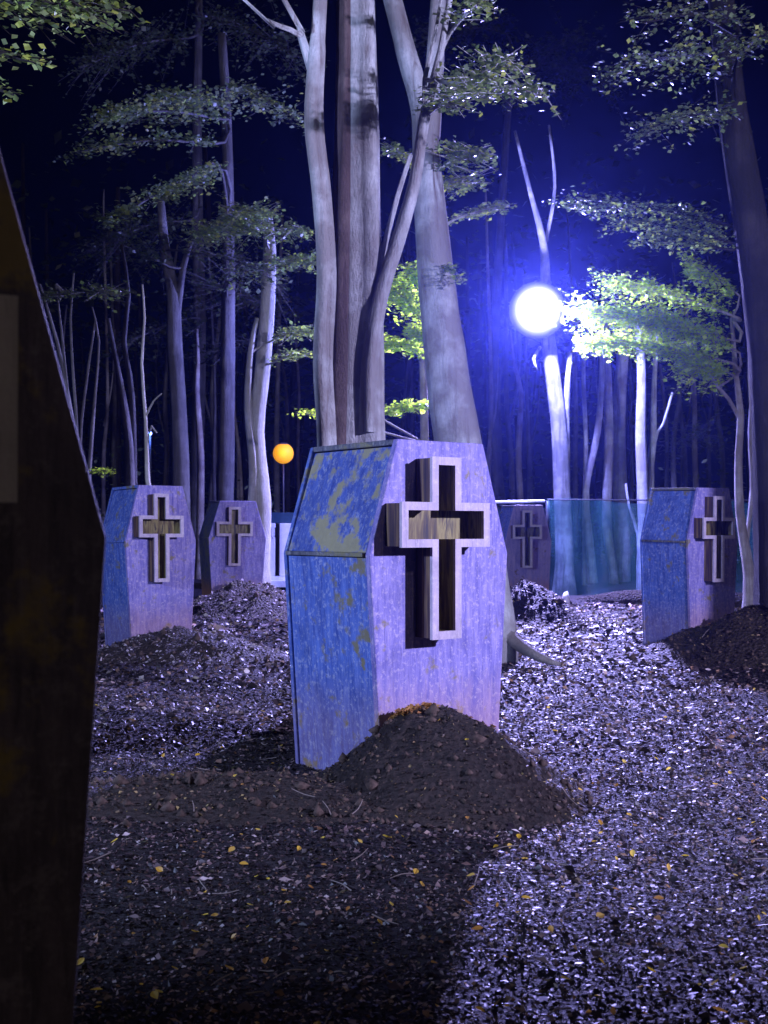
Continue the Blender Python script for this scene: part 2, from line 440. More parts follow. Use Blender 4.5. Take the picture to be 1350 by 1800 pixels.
oc = np.array([(1, 0, 0), (0, 1, 0), (-1, 0, 0), (0, -1, 0), (0, 0, 1), (0, 0, -1)], float)
of = np.array([(0, 1, 4), (1, 2, 4), (2, 3, 4), (3, 0, 4), (1, 0, 5), (2, 1, 5), (3, 2, 5), (0, 3, 5)])
for k, c in enumerate(MOUNDS):
    Vs, Fs = [], []; n_ = 520 if k < 2 else 260
    for q in range(n_):
        a_, r_ = random.uniform(0, 6.283), math.sqrt(random.random()) * 1.02
        x, y = c[0] + r_ * c[2] * math.cos(a_), c[1] + r_ * c[3] * math.sin(a_)
        s_ = min(.035, .009 * math.exp(random.gauss(0, .5))) * (1 + c[1] / 14)
        Vs.append(oc * s_ * rng.uniform(.5, 1.3, (6, 3)) + np.array([x, y, base_h(x, y) + mound_m(k, x, y) + s_ * .3])); Fs.append(of + 6 * q)
    o = np_mesh('clods', np.concatenate(Vs), np.concatenate(Fs), M['clod'], mound_objs[k][0], mound_objs[k][1]); tag(o, kind='stuff')
m = MB()
for k in range(170):
    Y = 3 + 13 * random.random() ** 1.5; x = random.uniform(-.33, .36) * Y; L = random.uniform(.04, .16); a_ = random.uniform(0, 6.283)
    p = [Vector((x, Y, 0)), Vector((x + L * .5 * math.cos(a_), Y + L * .5 * math.sin(a_), 0)), Vector((x + L * math.cos(a_ + .08), Y + L * math.sin(a_ + .08), 0))]
    for v_ in p: v_.z = G(v_.x, v_.y) + random.uniform(.012, .03)
    tube(m, p, [.0028, .0024, .0015], 4, .2, 0, rough=0)
o = m.build('fallen_twigs', M['twig']); tag(o, 'thin broken twigs strewn over the leaf litter', 'twigs', kind='stuff')

# ------------------------------------------------------------------ coffins
def make_coffin(loc, deg, label, sc=1.0, w=1.0, d=.70, H=1.8, mats=None, mossy=False, arm_z=0, cross=True, lean=0, cdx=0):
    mm = dict(front=M['front'], side=M['side'], up=M['side'], top=M['top'], rim=M['rim']); mm.update(mats or {})
    root = empty('coffin_gravestone', loc, math.radians(deg)); root.scale = (sc, sc, sc)
    root.rotation_euler[0] = math.radians(lean)
    tag(root, label, 'coffin', 'upright coffins with crosses')
    T, Sh, B = .295 * w, .475 * w, .385 * w
    hs = 1.20 * H / 1.8
    y0, y1 = -d / 2, d / 2
    out = [(-B, -.12), (B, -.12), (Sh, hs), (T, H), (-T, H), (-Sh, hs)]
    m = MB(); m.prism(out, y0, y0 + .04); m.build('front_panel', mm['front'], root, bevel=.006)
    m = MB(); m.prism(out, y1 - .03, y1); m.build('back_panel', mm['side'], root, bevel=.006)
    t = .03; yb0, yb1 = y0 + .052, y1 - .032
    def board(name, p, q, mt):
        # p, q outline points; thickness goes inward
        dx, dz = q[0] - p[0], q[1] - p[1]; L = math.hypot(dx, dz); nxx, nzz = -dz / L, dx / L
        pts = [p, q, (q[0] + nxx * t, q[1] + nzz * t), (p[0] + nxx * t, p[1] + nzz * t)]
        b = MB(); b.prism(pts, yb0, yb1); return b.build(name, mt, root, bevel=.005)
    i = .012
    for s in (1, -1):
        lo, hi, tp = (s * (B - i), -.12), (s * (Sh - i), hs - .012), (s * (T - i), H - .034)
        hi2 = (s * (Sh - i), hs + .012)
        if s > 0:
            board('lower_side_board', lo, hi, mm['side']); board('upper_side_board', hi2, tp, mm['up'])
        else:
            board('lower_side_board', hi, lo, mm['side']); board('upper_side_board', tp, hi2, mm['up'])
        b = MB(); b.box((s * (Sh - .006), (yb0 + yb1) / 2, hs), (.030, yb1 - yb0 - .004, .022)); b.build('shoulder_strip', mm['top'], root, bevel=.004)
    b = MB(); b.box((0, (y0 + .042 + y1) / 2, H - .014), (2 * T - .004, (y1 - y0) - .05, .030)); b.build('top_board', mm['top'], root, bevel=.006)
    if cross:
        k = H / 1.8
        zt, za, zb, zz = 1.70 * k, (1.465 + arm_z) * k, (1.245 + arm_z) * k, .77 * k
        vx, ax, cx = .092 * w, .29 * w, -.085 * w + cdx
        def outline(o):
            v, a = vx - o, ax - o
            return [(cx + p, q) for p, q in ((-v, zz + o), (v, zz + o), (v, zb + o), (a, zb + o), (a, za - o), (v, za - o), (v, zt - o), (-v, zt - o), (-v, za - o), (-a, za - o), (-a, zb + o), (-v, zb + o))]
        O, I = outline(0), outline(.035 * w)
        n = 12; P = .13; yf = y0 - P; yk = y0 - .012
        m = MB()
        m.add([(x, yf, z) for x, z in O] + [(x, y0 + .004, z) for x, z in O], [(j, n + j, n + (j + 1) % n, (j + 1) % n) for j in range(n)])
        cr = m.build('cross', M['cross_side'], root)
        m = MB()
        m.add([(x, yf, z) for x, z in I] + [(x, yk, z) for x, z in I], [(j, (j + 1) % n, n + (j + 1) % n, n + j) for j in range(n)])
        m.add([(x, yk, z) for x, z in I], [(0, 1, 2, 11), (11, 2, 5, 8), (2, 3, 4, 5), (8, 9, 10, 11), (8, 5, 6, 7)])
        m.build('cross_recess', M['cross_in'], cr)
        m = MB(); e = .006
        O2, I2 = outline(-e), outline(.035 * w + .001)
        vs = [(x, yf - .016, z) for x, z in O2] + [(x, yf - .016, z) for x, z in I2] + [(x, yf + .004, z) for x, z in O2] + [(x, yf + .004, z) for x, z in I2]
        fs = []
        for j in range(n):
            q = (j + 1) % n
            fs += [(j, q, n + q, n + j), (2 * n + j, 3 * n + j, 3 * n + q, 2 * n + q), (j, 2 * n + j, 2 * n + q, q), (n + j, n + q, 3 * n + q, 3 * n + j)]
        m.add(vs, fs); m.build('cross_rim', mm['rim'], cr)
    return root

make_coffin((.06, 6.68, .0), 37, 'largest lilac coffin in the middle, standing before the pale many-stemmed tree', mats=dict(up=M['side_moss']), d=.82)
make_coffin((-2.58, 13.1, 0), 40, 'lilac coffin second from the left, its bright blue side towards the dark near coffin', mats=dict(top=M['side']), w=.90, d=.62, lean=-1.2)
make_coffin((-2.50, 19.6, 0), 22, 'small lilac coffin with a mouldy dark side behind a bright mound, by the white wall', w=1.0, d=.7, mats=dict(side=M['side_old'], up=M['side_old']), lean=1.5)
make_coffin((2.22, 19.2, 0), 12, 'dim dirty coffin with a dull brown cross before the teal netting', w=.80, d=.65, H=1.72, mats=dict(front=M['front_dirty'], rim=M['rim_dull'], side=M['side'], up=M['side']))
make_coffin((3.45, 13.6, 0), 34, 'rightmost coffin, tall blue side board and half its front in shadow', w=.86, d=.72, lean=1)
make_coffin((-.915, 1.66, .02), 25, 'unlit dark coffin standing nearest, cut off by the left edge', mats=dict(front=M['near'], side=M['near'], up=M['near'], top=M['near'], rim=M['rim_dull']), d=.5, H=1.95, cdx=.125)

# orange moss at the feet of the coffins
def moss(cx, cy, deg, half, z_side, n, seed):
    pts = []
    c, s = math.cos(math.radians(deg)), math.sin(math.radians(deg))
    for _ in range(n):
        u = random.uniform(-half, half); v = abs(random.gauss(0, .07))
        x = cx + u * c + (v) * s; y = cy + u * s - (v) * c
        pts.append((x, y, G(x, y) + random.uniform(0, .03)))
    return np.array(pts)
MOSS = [(.06, 6.68, 37, .38, .82, 2600, 0), (-2.58, 13.1, 40, .33, .62, 500, 2), (-2.50, 19.6, 14, .38, .7, 420, 3), (2.22, 19.2, 12, .28, .65, 260, 4), (3.45, 13.6, 34, .33, .72, 600, 5)]
for cx, cy, dg, hf, d, n, mi in MOSS:
    fx = cx + math.sin(math.radians(dg)) * (d / 2 + .02); fy = cy - math.cos(math.radians(dg)) * (d / 2 + .02)
    P = moss(fx, fy, dg, hf, 0, n, 0)
    Vf, Ff = flakes(P, rng.uniform(.012, .035, len(P)) * (1 + cy / 20), .8)
    o = np_mesh('moss', Vf, Ff, M['chip_rust'], mound_objs[mi][0], mound_objs[mi][1]); tag(o, kind='stuff')

# ------------------------------------------------------------------ trees
def spray_leaves(A, B, hw, hh, n, size, lv, tw, dens_twigs=None):
    """leaves on side twigs of a bough A->B; hw: half width in plan (m), hh: half height (m)"""
    A, B = Vector(A), Vector(B); ax = B - A; L = ax.length
    side = Vector((-ax.y, ax.x, 0)); side = side.normalized() if side.length > 1e-4 else Vector((1, 0, 0))
    nt_ = dens_twigs or max(6, n // 11); pts = []
    for k in range(nt_):
        t = random.uniform(.08, 1) ** .85
        p = A + ax * t + Vector((0, 0, .05 * L * math.sin(t * 3)))
        w = hw * (math.sin(min(1, t * 1.1) * math.pi * .85) * .8 + .25)
        s = random.choice((-1, 1))
        e = p + side * s * w * random.uniform(.4, 1) + ax.normalized() * random.uniform(.0, .5) * w + Vector((0, 0, random.gauss(-.25, .6) * hh))
        tw.append((p, e))
        m = max(2, int(n / nt_))
        for j in range(m):
            q = p.lerp(e, (j + random.random()) / m)
            pts.append((q.x + random.gauss(0, .6) * size, q.y + random.gauss(0, .6) * size, q.z + random.gauss(0, .45) * size))
    lv.append((np.array(pts), size))

tree_used = {}
def tree(name, label, stems, sprays=(), bark='bark', leaf='leaf', group=None, ns=12, lobes=.08, flare=1.5, ground=True, up=3.0, tilt=.5, cat='tree', alt={}):
    """stems: list of [(px, py, width_px, Y), ...] from the foot up; sprays: (px0,py0,Y0, px1,py1,Y1, halfwidth m, halfheight m, n, size)"""
    S3 = []
    for st in stems:
        P = [W(a, b, y) for a, b, w, y in st]; R = [w / 2 * y / F for a, b, w, y in st]
        S3.append((P, R, st))
    p0 = S3[0][0][0]; gz = G(p0.x, p0.y)
    root = empty(name, (p0.x, p0.y, gz)); tag(root, label, cat, group)
    for i, (P, R, st) in enumerate(S3):
        P, R = list(P), list(R)
        if P[0].z > gz + .15 and (i == 0 or st[0][1] > 760 and ground):
            f = G(P[0].x, P[0].y)
            P = [Vector((P[0].x, P[0].y, f - .12)), Vector((P[0].x, P[0].y, f + .12)), Vector((P[0].x, P[0].y, f + .5))] + P if P[0].z - f > .9 else [Vector((P[0].x, P[0].y, f - .12))] + P
            R = ([R[0] * flare, R[0] * (1 + (flare - 1) * .6), R[0] * 1.08] + R) if len(P) - len(R) == 3 else [R[0] * flare] + R
        if st[-1][1] <= 5:
            d = (P[-1] - P[-2]).normalized(); P.append(P[-1] + d * up); R.append(R[-1] * .6)
        m = MB(); tube(m, P, R, ns if i == 0 else max(7, ns - 3), .12 if P[0].y < 14 else .3, lobes, seed=i * 1.7 + p0.x)
        m.build('trunk' if i == 0 else 'stem', M[alt.get(i, bark)], root, smooth=True, origin=root.location)
    lv, tw = [], []
    for sp in sprays:
        a, b = W(*sp[0:3]), W(*sp[3:6])
        m = MB(); mid = (a + b) / 2 + Vector((0, 0, .04 * (b - a).length))
        r0 = .008 + .004 * (b - a).length
        # join the bough to the nearest stem point
        best = min(((p - a).length, k, j) for k, (P, R, st) in enumerate(S3) for j, p in enumerate(P))
        pj = S3[best[1]][0][best[2]]
        pts = [pj, a, mid, b] if .15 < best[0] < 5 else [a, mid, b]
        rr = [r0 * 1.8, r0 * 1.3, r0, r0 * .3] if len(pts) == 4 else [r0 * 1.3, r0, r0 * .3]
        tube(m, pts, rr, 6, .3, .03)
        m.build('bough', M[bark], root, smooth=True, origin=root.location)
        spray_leaves(a, b, sp[6], sp[7], int(sp[8] * 2.6), sp[9] * .95, lv, tw)
    if lv:
        Vs, Fs, off = [], [], 0
        for P, s in lv:
            v, f = flakes(P, s * rng.uniform(.6, 1.25, len(P)), tilt, .75, .2); Vs.append(v); Fs.append(f + off); off += len(v)
        o = np_mesh('foliage', np.concatenate(Vs), np.concatenate(Fs), M[leaf], root, root.location)
        tag(o, kind='stuff')
        m = MB()
        for p, e in tw: tube(m, [p, e], [.005, .002], 3, 2, 0)
        o = m.build('twigs', M[bark], root, origin=root.location); tag(o, kind='stuff')
    return root

# the pale many-stemmed tree behind the central coffin
y = 9.0
tree('beech_tree', 'pale many-stemmed tree right behind the largest coffin', [
  [(640, 800, 74, y), (642, 560, 66, y), (640, 330, 62, y), (637, 150, 60, y), (632, 0, 56, y)],
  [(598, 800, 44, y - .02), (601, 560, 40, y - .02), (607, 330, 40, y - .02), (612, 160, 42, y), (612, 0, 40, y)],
  [(574, 800, 34, y - .1), (566, 640, 34, y - .1), (572, 480, 34, y - .1), (563, 340, 32, y - .1), (550, 220, 32, y - .1), (556, 90, 27, y - .1), (562, 0, 22, y - .1)],
  [(549, 120, 20, y - .1), (535, 80, 15, y - .12), (522, 40, 11, y - .16), (500, 0, 8, y - .2)],
  [(533, 66, 9, y - .12), (510, 52, 9, y - .25), (470, 36, 7, y - .4), (430, 0, 5, y - .5)],
  [(648, 760, 34, y - .12), (650, 640, 30, y - .14), (668, 520, 27, y - .14), (700, 420, 24, y - .16), (728, 320, 20, y - .16), (745, 210, 18, y - .2), (772, 100, 12, y - .2), (790, 0, 9, y - .2)],
  [(664, 540, 14, y), (672, 450, 11, y), (700, 340, 9, y + .05), (722, 272, 8, y + .05)],
  [(748, 200, 9, y - .25), (747, 140, 8, y - .3), (765, 60, 6, y - .35), (775, 0, 5, y - .4)]],
  [(770, 180, 8.8, 900, 100, 8.2, .35, .08, 260, .05), (745, 205, 8.9, 840, 165, 7.8, .3, .07, 160, .05), (790, 60, 8.8, 850, 0, 8.2, .2, .08, 90, .05),
   (830, 150, 8.3, 960, 170, 7.9, .3, .10, 150, .05)],
  bark='bark_main', alt={1: 'bark_crevice'}, ns=24, lobes=.15, up=3, flare=1.9)
# the leaning trunk right behind it
y = 12.3
tree('beech_tree', 'thick leaning trunk to the right behind the largest coffin', [
  [(852, 1040, 96, y), (810, 790, 82, y), (788, 640, 72, y), (764, 450, 62, y), (752, 300, 50, y), (742, 190, 42, y), (716, 100, 36, y), (690, 0, 32, y)],
  [(748, 240, 48, y), (762, 130, 34, y), (770, 0, 28, y)]],
  [(770, 300, 12.2, 835, 262, 11.8, .45, .10, 220, .06), (775, 320, 12.4, 835, 325, 12.8, .4, .08, 150, .06), (775, 400, 12.6, 880, 368, 13.5, .4, .06, 150, .06),
   (785, 470, 12.1, 812, 488, 11.8, .08, .07, 40, .06), (745, 300, 12.6, 690, 262, 13, .3, .07, 110, .06)],
  bark='bark_main', ns=16, flare=1.35)
m = MB(); tube(m, [W(868, 1085, 12.3) + Vector((0, 0, -.05)), W(905, 1128, 12.0), W(950, 1156, 11.6), W(985, 1168, 11.5)], [.13, .07, .045, .02], 8, .12)
m.build('root', M['bark'], bpy.data.objects['beech_tree.001'], smooth=True, origin=bpy.data.objects['beech_tree.001'].location)

tree('slender_tree', 'slim straight stem just left of the leaning trunk', [[(747, 780, 15, 18), (744, 640, 13, 18), (746, 500, 11, 18), (742, 380, 8, 18)]],
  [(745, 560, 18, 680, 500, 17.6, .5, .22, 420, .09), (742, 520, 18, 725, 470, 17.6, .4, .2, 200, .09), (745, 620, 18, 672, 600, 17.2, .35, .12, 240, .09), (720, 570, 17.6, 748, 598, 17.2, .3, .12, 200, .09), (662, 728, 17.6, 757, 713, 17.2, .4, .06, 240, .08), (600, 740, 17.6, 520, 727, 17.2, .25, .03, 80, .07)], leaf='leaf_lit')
# left wood
tree('forked_tree', 'brightest whitish trunk behind the small coffin by the white wall', [
  [(457, 1000, 34, 20.6), (460, 880, 32, 20.6), (450, 760, 27, 20.6), (462, 640, 26, 20.6), (470, 540, 25, 20.6), (474, 440, 22, 20.6), (470, 380, 17, 20.6)],
  [(440, 960, 20, 20.5), (446, 830, 17, 20.5), (436, 720, 14, 20.5), (440, 620, 10, 20.4), (452, 560, 8, 20.5)]],
  [(470, 400, 20.4, 350, 412, 19.4, .75, .30, 520, .085), (470, 390, 20.4, 420, 372, 19.2, .6, .25, 330, .085), (474, 470, 20.5, 545, 455, 19.6, .5, .2, 260, .08), (476, 600, 20.5, 550, 585, 19.2, .35, .14, 200, .08), (474, 640, 20.4, 548, 622, 19.2, .3, .05, 90, .08), (470, 420, 20, 530, 400, 18.8, .5, .2, 150, .085)],
  bark='bark_white', leaf='leaf')
tree('straight_tree', 'tall straight grey trunk just left of the brightest whitish trunk', [
  [(394, 940, 30, 23), (398, 760, 26, 23), (400, 560, 25, 23), (402, 380, 20, 23), (398, 200, 18, 23), (390, 60, 15, 23)]],
  [(400, 500, 22.8, 470, 470, 22, .8, .35, 150, .10), (398, 210, 22.5, 180, 205, 20, 1.1, .22, 520, .10), (398, 195, 22.5, 300, 170, 20, .9, .2, 240, .1), (395, 250, 22.5, 130, 268, 20.5, .7, .18, 240, .10), (398, 300, 22.5, 182, 398, 19.5, .45, .22, 330, .095), (385, 290, 22, 290, 350, 20, .5, .2, 200, .095), (398, 150, 22.8, 520, 210, 21, .8, .3, 240, .09)], bark='bark_dim')
tree('straight_tree', 'grey forked trunk between the two lilac coffins on the left', [
  [(318, 900, 33, 21), (314, 740, 29, 21), (306, 600, 28, 21), (304, 520, 24, 21), (290, 440, 18, 21), (282, 350, 13, 21)],
  [(310, 560, 15, 21), (322, 470, 12, 21), (338, 420, 9, 21)]],
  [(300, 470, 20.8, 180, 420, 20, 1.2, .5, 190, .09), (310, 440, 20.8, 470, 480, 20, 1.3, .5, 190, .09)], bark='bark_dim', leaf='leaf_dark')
tree('slender_tree', 'grey stem rising behind the blue side of the left lilac coffin', [
  [(228, 900, 19, 19), (226, 780, 15, 19), (214, 690, 12, 19), (207, 650, 9, 19), (190, 560, 7, 19)], [(236, 900, 12, 19.4), (232, 700, 11, 19.4), (218, 600, 9, 19.4), (226, 520, 8, 19.4), (214, 430, 6, 19.4)]], bark='bark_dim')
tree('slender_tree', 'thin white crooked stem directly above the left lilac coffin', [
  [(266, 900, 10, 16.5), (259, 840, 9, 16.5), (256, 740, 6, 16.5), (249, 640, 5, 16.5), (254, 560, 4, 16.5), (250, 500, 3, 16.5)], [(257, 730, 4, 16.5), (270, 705, 3, 16.4), (284, 692, 2, 16.3)], [(260, 770, 3, 16.5), (275, 760, 3, 16.3)]], bark='bark_white')
tree('slender_tree', 'thin bare stem leaning over the shoulder of the dark near coffin', [
  [(152, 880, 9, 15), (136, 790, 8, 15), (118, 690, 7, 15), (100, 600, 6, 15), (70, 500, 4, 15)], [(136, 790, 6, 15), (128, 650, 5, 15), (124, 560, 4, 15), (130, 480, 3, 15)], [(120, 700, 5, 15), (108, 580, 4, 15), (98, 500, 3, 15)]],
  [(110, 520, 15, 60, 525, 14.5, .5, .1, 120, .06), (124, 520, 15, 190, 515, 14.5, .5, .16, 120, .06)], bark='bark_dim', leaf='leaf_dark')
tree('slender_tree', 'thin curved bare stem between the dark near coffin and the left lilac coffin', [
  [(154, 880, 8, 17), (160, 780, 7, 17), (168, 680, 5, 17), (174, 600, 4, 17), (162, 540, 3, 17)], [(140, 800, 5, 17), (148, 700, 5, 17), (162, 600, 4, 17), (168, 560, 3, 17)]],
  [(156, 835, 16.5, 190, 828, 16, .2, .05, 60, .05)], bark='bark_dim', leaf='leaf_lit')
# lamp tree and right wood
y = 23.2
tree('lamp_tree', 'white lit trunk that carries the glaring floodlight', [
  [(992, 960, 32, y), (987, 860, 30, y), (982, 760, 28, y), (972, 670, 27, y), (963, 600, 26, y), (958, 520, 22, y), (955, 430, 14, y), (930, 330, 8, y), (905, 230, 5, y)],
  [(996, 800, 12, y + .1), (996, 700, 11, y + .1), (1002, 620, 8, y + .1)],
  [(950, 610, 6, y - .1), (938, 630, 5, y - .2), (944, 650, 4, y - .2)],
  [(956, 440, 8, y + .2), (975, 330, 6, y + .2), (965, 220, 4, y + .2)]], bark='bark_lamp')
R = 'bare trunks behind the teal netting'
tree('slender_tree', 'curved pale stem behind the netting, first right of the lamp tree', [[(1042, 1025, 17, 25), (1034, 930, 13, 25), (1030, 860, 11, 25), (1050, 760, 12, 25), (1058, 660, 9, 25), (1056, 560, 7, 25)], [(1028, 900, 9, 25.2), (1030, 780, 8, 25.2), (1026, 640, 7, 25.2), (1040, 540, 6, 25.2)]], group=R, bark='bark_main', flare=1.3)
tree('slender_tree', 'pale straight stem behind the netting, second right of the lamp tree', [[(1078, 1010, 15, 25.5), (1066, 920, 17, 25.5), (1070, 780, 16, 25.5), (1068, 660, 14, 25.5), (1062, 540, 10, 25.5)]], group=R, bark='bark_main', flare=1.2)
tree('straight_tree', 'broad grey trunk behind the netting with a spreading foot', [[(1092, 1028, 30, 26), (1092, 920, 27, 26), (1086, 780, 27, 26), (1092, 660, 22, 26), (1104, 540, 16, 26)]], group=R, bark='bark_main', flare=1.9)
tree('forked_tree', 'pale trunk with side branches just left of the rightmost coffin', [[(1132, 985, 26, 24), (1130, 880, 21, 24), (1126, 760, 19, 24), (1128, 660, 16, 24), (1122, 560, 12, 24)], [(1136, 900, 13, 24.2), (1148, 780, 12, 24.2), (1150, 680, 9, 24.2), (1156, 580, 6, 24.2)], [(1148, 790, 6, 24.2), (1166, 745, 5, 24.2), (1182, 690, 4, 24.2)], [(1122, 940, 7, 24), (1106, 890, 5, 23.8), (1100, 850, 4, 23.8)]], group=R, bark='bark_main', flare=1.2)
tree('slender_tree', 'thin dim stem directly behind the rightmost coffin', [[(1186, 900, 10, 27), (1184, 780, 8, 27), (1196, 680, 7, 27), (1190, 580, 5, 27)], [(1170, 900, 8, 27.5), (1172, 760, 7, 27.5), (1160, 640, 5, 27.5)]],
  [(1186, 780, 27, 1240, 765, 26, 1.0, .6, 150, .09)], bark='bark_dim', leaf='leaf_dark')
tree('forked_tree', 'forked pale stem right of the rightmost coffin', [[(1316, 1010, 19, 19.5), (1300, 900, 15, 19.5), (1298, 800, 13, 19.5), (1302, 730, 12, 19.5), (1294, 660, 9, 19.5), (1286, 560, 7, 19.5)], [(1300, 735, 8, 19.5), (1280, 700, 7, 19.4), (1262, 680, 6, 19.3), (1248, 655, 5, 19.3)], [(1312, 960, 9, 19.7), (1322, 860, 8, 19.7), (1318, 760, 7, 19.7), (1326, 640, 6, 19.7)]],
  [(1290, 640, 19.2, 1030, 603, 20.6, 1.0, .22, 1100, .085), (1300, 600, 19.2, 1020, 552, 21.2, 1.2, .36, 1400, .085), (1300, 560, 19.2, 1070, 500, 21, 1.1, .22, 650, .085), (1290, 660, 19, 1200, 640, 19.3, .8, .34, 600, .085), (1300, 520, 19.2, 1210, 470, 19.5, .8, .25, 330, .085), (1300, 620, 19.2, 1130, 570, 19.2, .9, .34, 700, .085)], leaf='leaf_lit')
tree('slender_tree', 'slim pale stem along the right edge of the photograph', [[(1340, 1060, 13, 16), (1338, 940, 10, 16), (1328, 800, 9, 16), (1318, 660, 8, 16), (1322, 520, 6, 16)]], bark='bark')
tree('dark_tree', 'thick dark trunk rising along the right edge', [[(1372, 1080, 92, 14.6), (1362, 800, 80, 14.6), (1348, 600, 72, 14.6), (1320, 400, 58, 14.6), (1288, 200, 48, 14.6), (1268, 0, 42, 14.6)]],
  [(1300, 400, 14.6, 1012, 368, 17, .8, .13, 520, .07), (1300, 430, 14.6, 1100, 395, 16, .8, .16, 420, .07), (1290, 440, 14.6, 1130, 425, 15.5, .5, .10, 220, .07), (1290, 140, 14.2, 1090, 105, 13, .9, .22, 300, .07), (1300, 60, 14.2, 1130, 40, 11, .6, .2, 160, .06), (1290, 200, 14.2, 1140, 225, 13.2, .8, .25, 260, .07), (1290, 120, 14, 1350, 60, 12, .4, .2, 120, .06)], bark='bark_dark', leaf='leaf', ns=14)
# tree standing outside the left edge; its low branches hang into the top-left corner
tree('overhanging_tree', 'tree beyond the left edge whose leafy branches hang in the top left corner', [[(-260, 900, 200, 6.5), (-250, 400, 170, 6.5), (-230, 0, 140, 6.5)]],
  [(-200, 20, 6.4, 150, 20, 5.6, .45, .10, 330, .05), (-200, 100, 6.4, 60, 110, 5.4, .3, .07, 110, .05), (-150, 0, 6.3, 230, 20, 6.0, .3, .06, 160, .045), (-150, 160, 6.4, 28, 168, 5.2, .12, .05, 40, .05)], bark='bark_dark', leaf='leaf')
# dim high crowns: trees further back whose boughs fill the dark top
tree('tall_tree', 'tall dim tree with a high dark crown behind the left wood', [[(345, 900, 24, 30), (350, 600, 22, 30), (346, 300, 18, 30), (350, 0, 13, 30)]],
  [(350, 60, 29, 140, 120, 26, 1.3, .8, 420, .12), (350, 30, 29, 520, 100, 26, 1.3, .8, 420, .12), (346, 380, 29, 200, 420, 27, 2.0, .9, 300, .12), (346, 500, 29, 470, 540, 27, 2.0, .8, 300, .12), (350, 640, 29, 440, 600, 27, 1.6, .5, 160, .12), (350, 560, 29, 230, 600, 27, 1.6, .5, 160, .12)], bark='bark_dim', leaf='leaf_dark')
tree('tall_tree', 'tall dim tree with a dark crown high above the floodlight', [[(880, 900, 20, 32), (866, 700, 18, 32), (880, 400, 14, 32), (900, 100, 10, 32)]],
  [(890, 120, 31, 1060, 130, 28, 1.3, .8, 420, .12), (890, 60, 31, 760, 60, 28, 1.2, .8, 300, .12), (885, 200, 31, 1000, 60, 28, 1.3, .8, 300, .12)], bark='bark_dim', leaf='leaf_dark')

tree('straight_tree', 'unseen trunk outside the right edge, put there to shade the rightmost coffin', [[(675 + 5.72 / 8 * F, 900, 120, 8), (675 + 5.72 / 8 * F, 0, 100, 8)]], bark='bark')  # unseen trunk, added to throw shade over half the rightmost coffin's front
# slender trunks one can tell apart only as a dim crowd
px_list = [(30, 33), (62, 36), (96, 30), (182, 34), (205, 38), (285, 36), (352, 27), (366, 31), (378, 29), (426, 33), (487, 30), (505, 35), (527, 33), (700, 34), (728, 38), (858, 28), (874, 36), (902, 33), (918, 30), (935, 37), (1012, 34), (1060, 38), (1112, 36), (1205, 33), (1226, 30), (1246, 37), (1270, 31), (1336, 35)]
ORD = ['leftmost', 'second', 'third', 'fourth', 'rightmost']
ZONES = [(0, 150, 'above the slope of the dark near coffin'), (150, 300, 'in the wood above the left lilac coffin'), (300, 450, 'in the wood above the small coffin by the white wall'),
 (450, 600, 'in the wood beside the orange lamp'), (600, 800, 'between the many-stemmed tree and the leaning trunk'), (800, 980, 'between the leaning trunk and the lamp tree'),
 (980, 1150, 'behind the teal netting'), (1150, 1300, 'in the wood above the rightmost coffin'), (1300, 1400, 'beside the thick dark trunk at the right edge')]
for k, (px, D) in enumerate(px_list):
    za, zb2, zt_ = next(z for z in ZONES if z[0] <= px < z[1])
    mates = [q for q, _ in px_list if za <= q < zb2]; q = mates.index(px)
    lab = ('only dim far trunk ' if len(mates) == 1 else (ORD[q] if q < len(mates) - 1 else 'rightmost') + ' dim far trunk ') + zt_
    w = random.uniform(7, 14) * 28 / D; top = random.uniform(330, 620); dx = random.uniform(-22, 22)
    st = [[(px, 930, w, D), (px + dx * .3 + random.uniform(-5, 5), 800, w * .9, D), (px + dx * .5 + random.uniform(-7, 7), 690, w * .75, D), (px + dx, top + 60, w * .5, D), (px + dx * 1.4, top, w * .3, D)]]
    if k % 2: 
        s = random.choice((-1, 1)); q = random.uniform(740, 820)
        st.append([(px + dx * .4, q, w * .45, D), (px + dx * .4 + s * 14, q - 70, w * .35, D), (px + dx * .4 + s * 20, q - 170, w * .2, D)])
    tree('distant_tree', lab, st, bark='bark_dim' if k % 3 else 'bark', group='slender trunks in the far wood', ns=8)

# far wood: one mass of trunks and crowns nobody could count
m = MB()
for k in range(150):
    x = random.uniform(-40, 40); y = random.uniform(42, 75); r = random.uniform(.12, .28); h = random.uniform(9, 15); l = random.uniform(-.9, .9)
    z = base_h(20 if x > 20 else (-20 if x < -20 else x), 45)
    tube(m, [Vector((x, y, z - .2)), Vector((x + l * .4, y, z + h * .5)), Vector((x + l, y, z + h))], [r, r * .7, r * .3], 6, 4, .05)
o = m.build('far_wood', M['bark_dark'], smooth=True); tag(o, 'dense dark wood of thin trunks far behind the netting', 'wood', kind='stuff')
P = np.stack([rng.uniform(-45, 45, 15000), rng.uniform(40, 75, 15000), 2 + 14 * rng.beta(1.8, 1.5, 15000)], -1)
Vf, Ff = flakes(P, rng.uniform(.25, .6, len(P)), .7)
o = np_mesh('far_foliage', Vf, Ff, M['leaf_dark']); tag(o, 'dark mass of leaves in the far wood', 'foliage', kind='stuff')

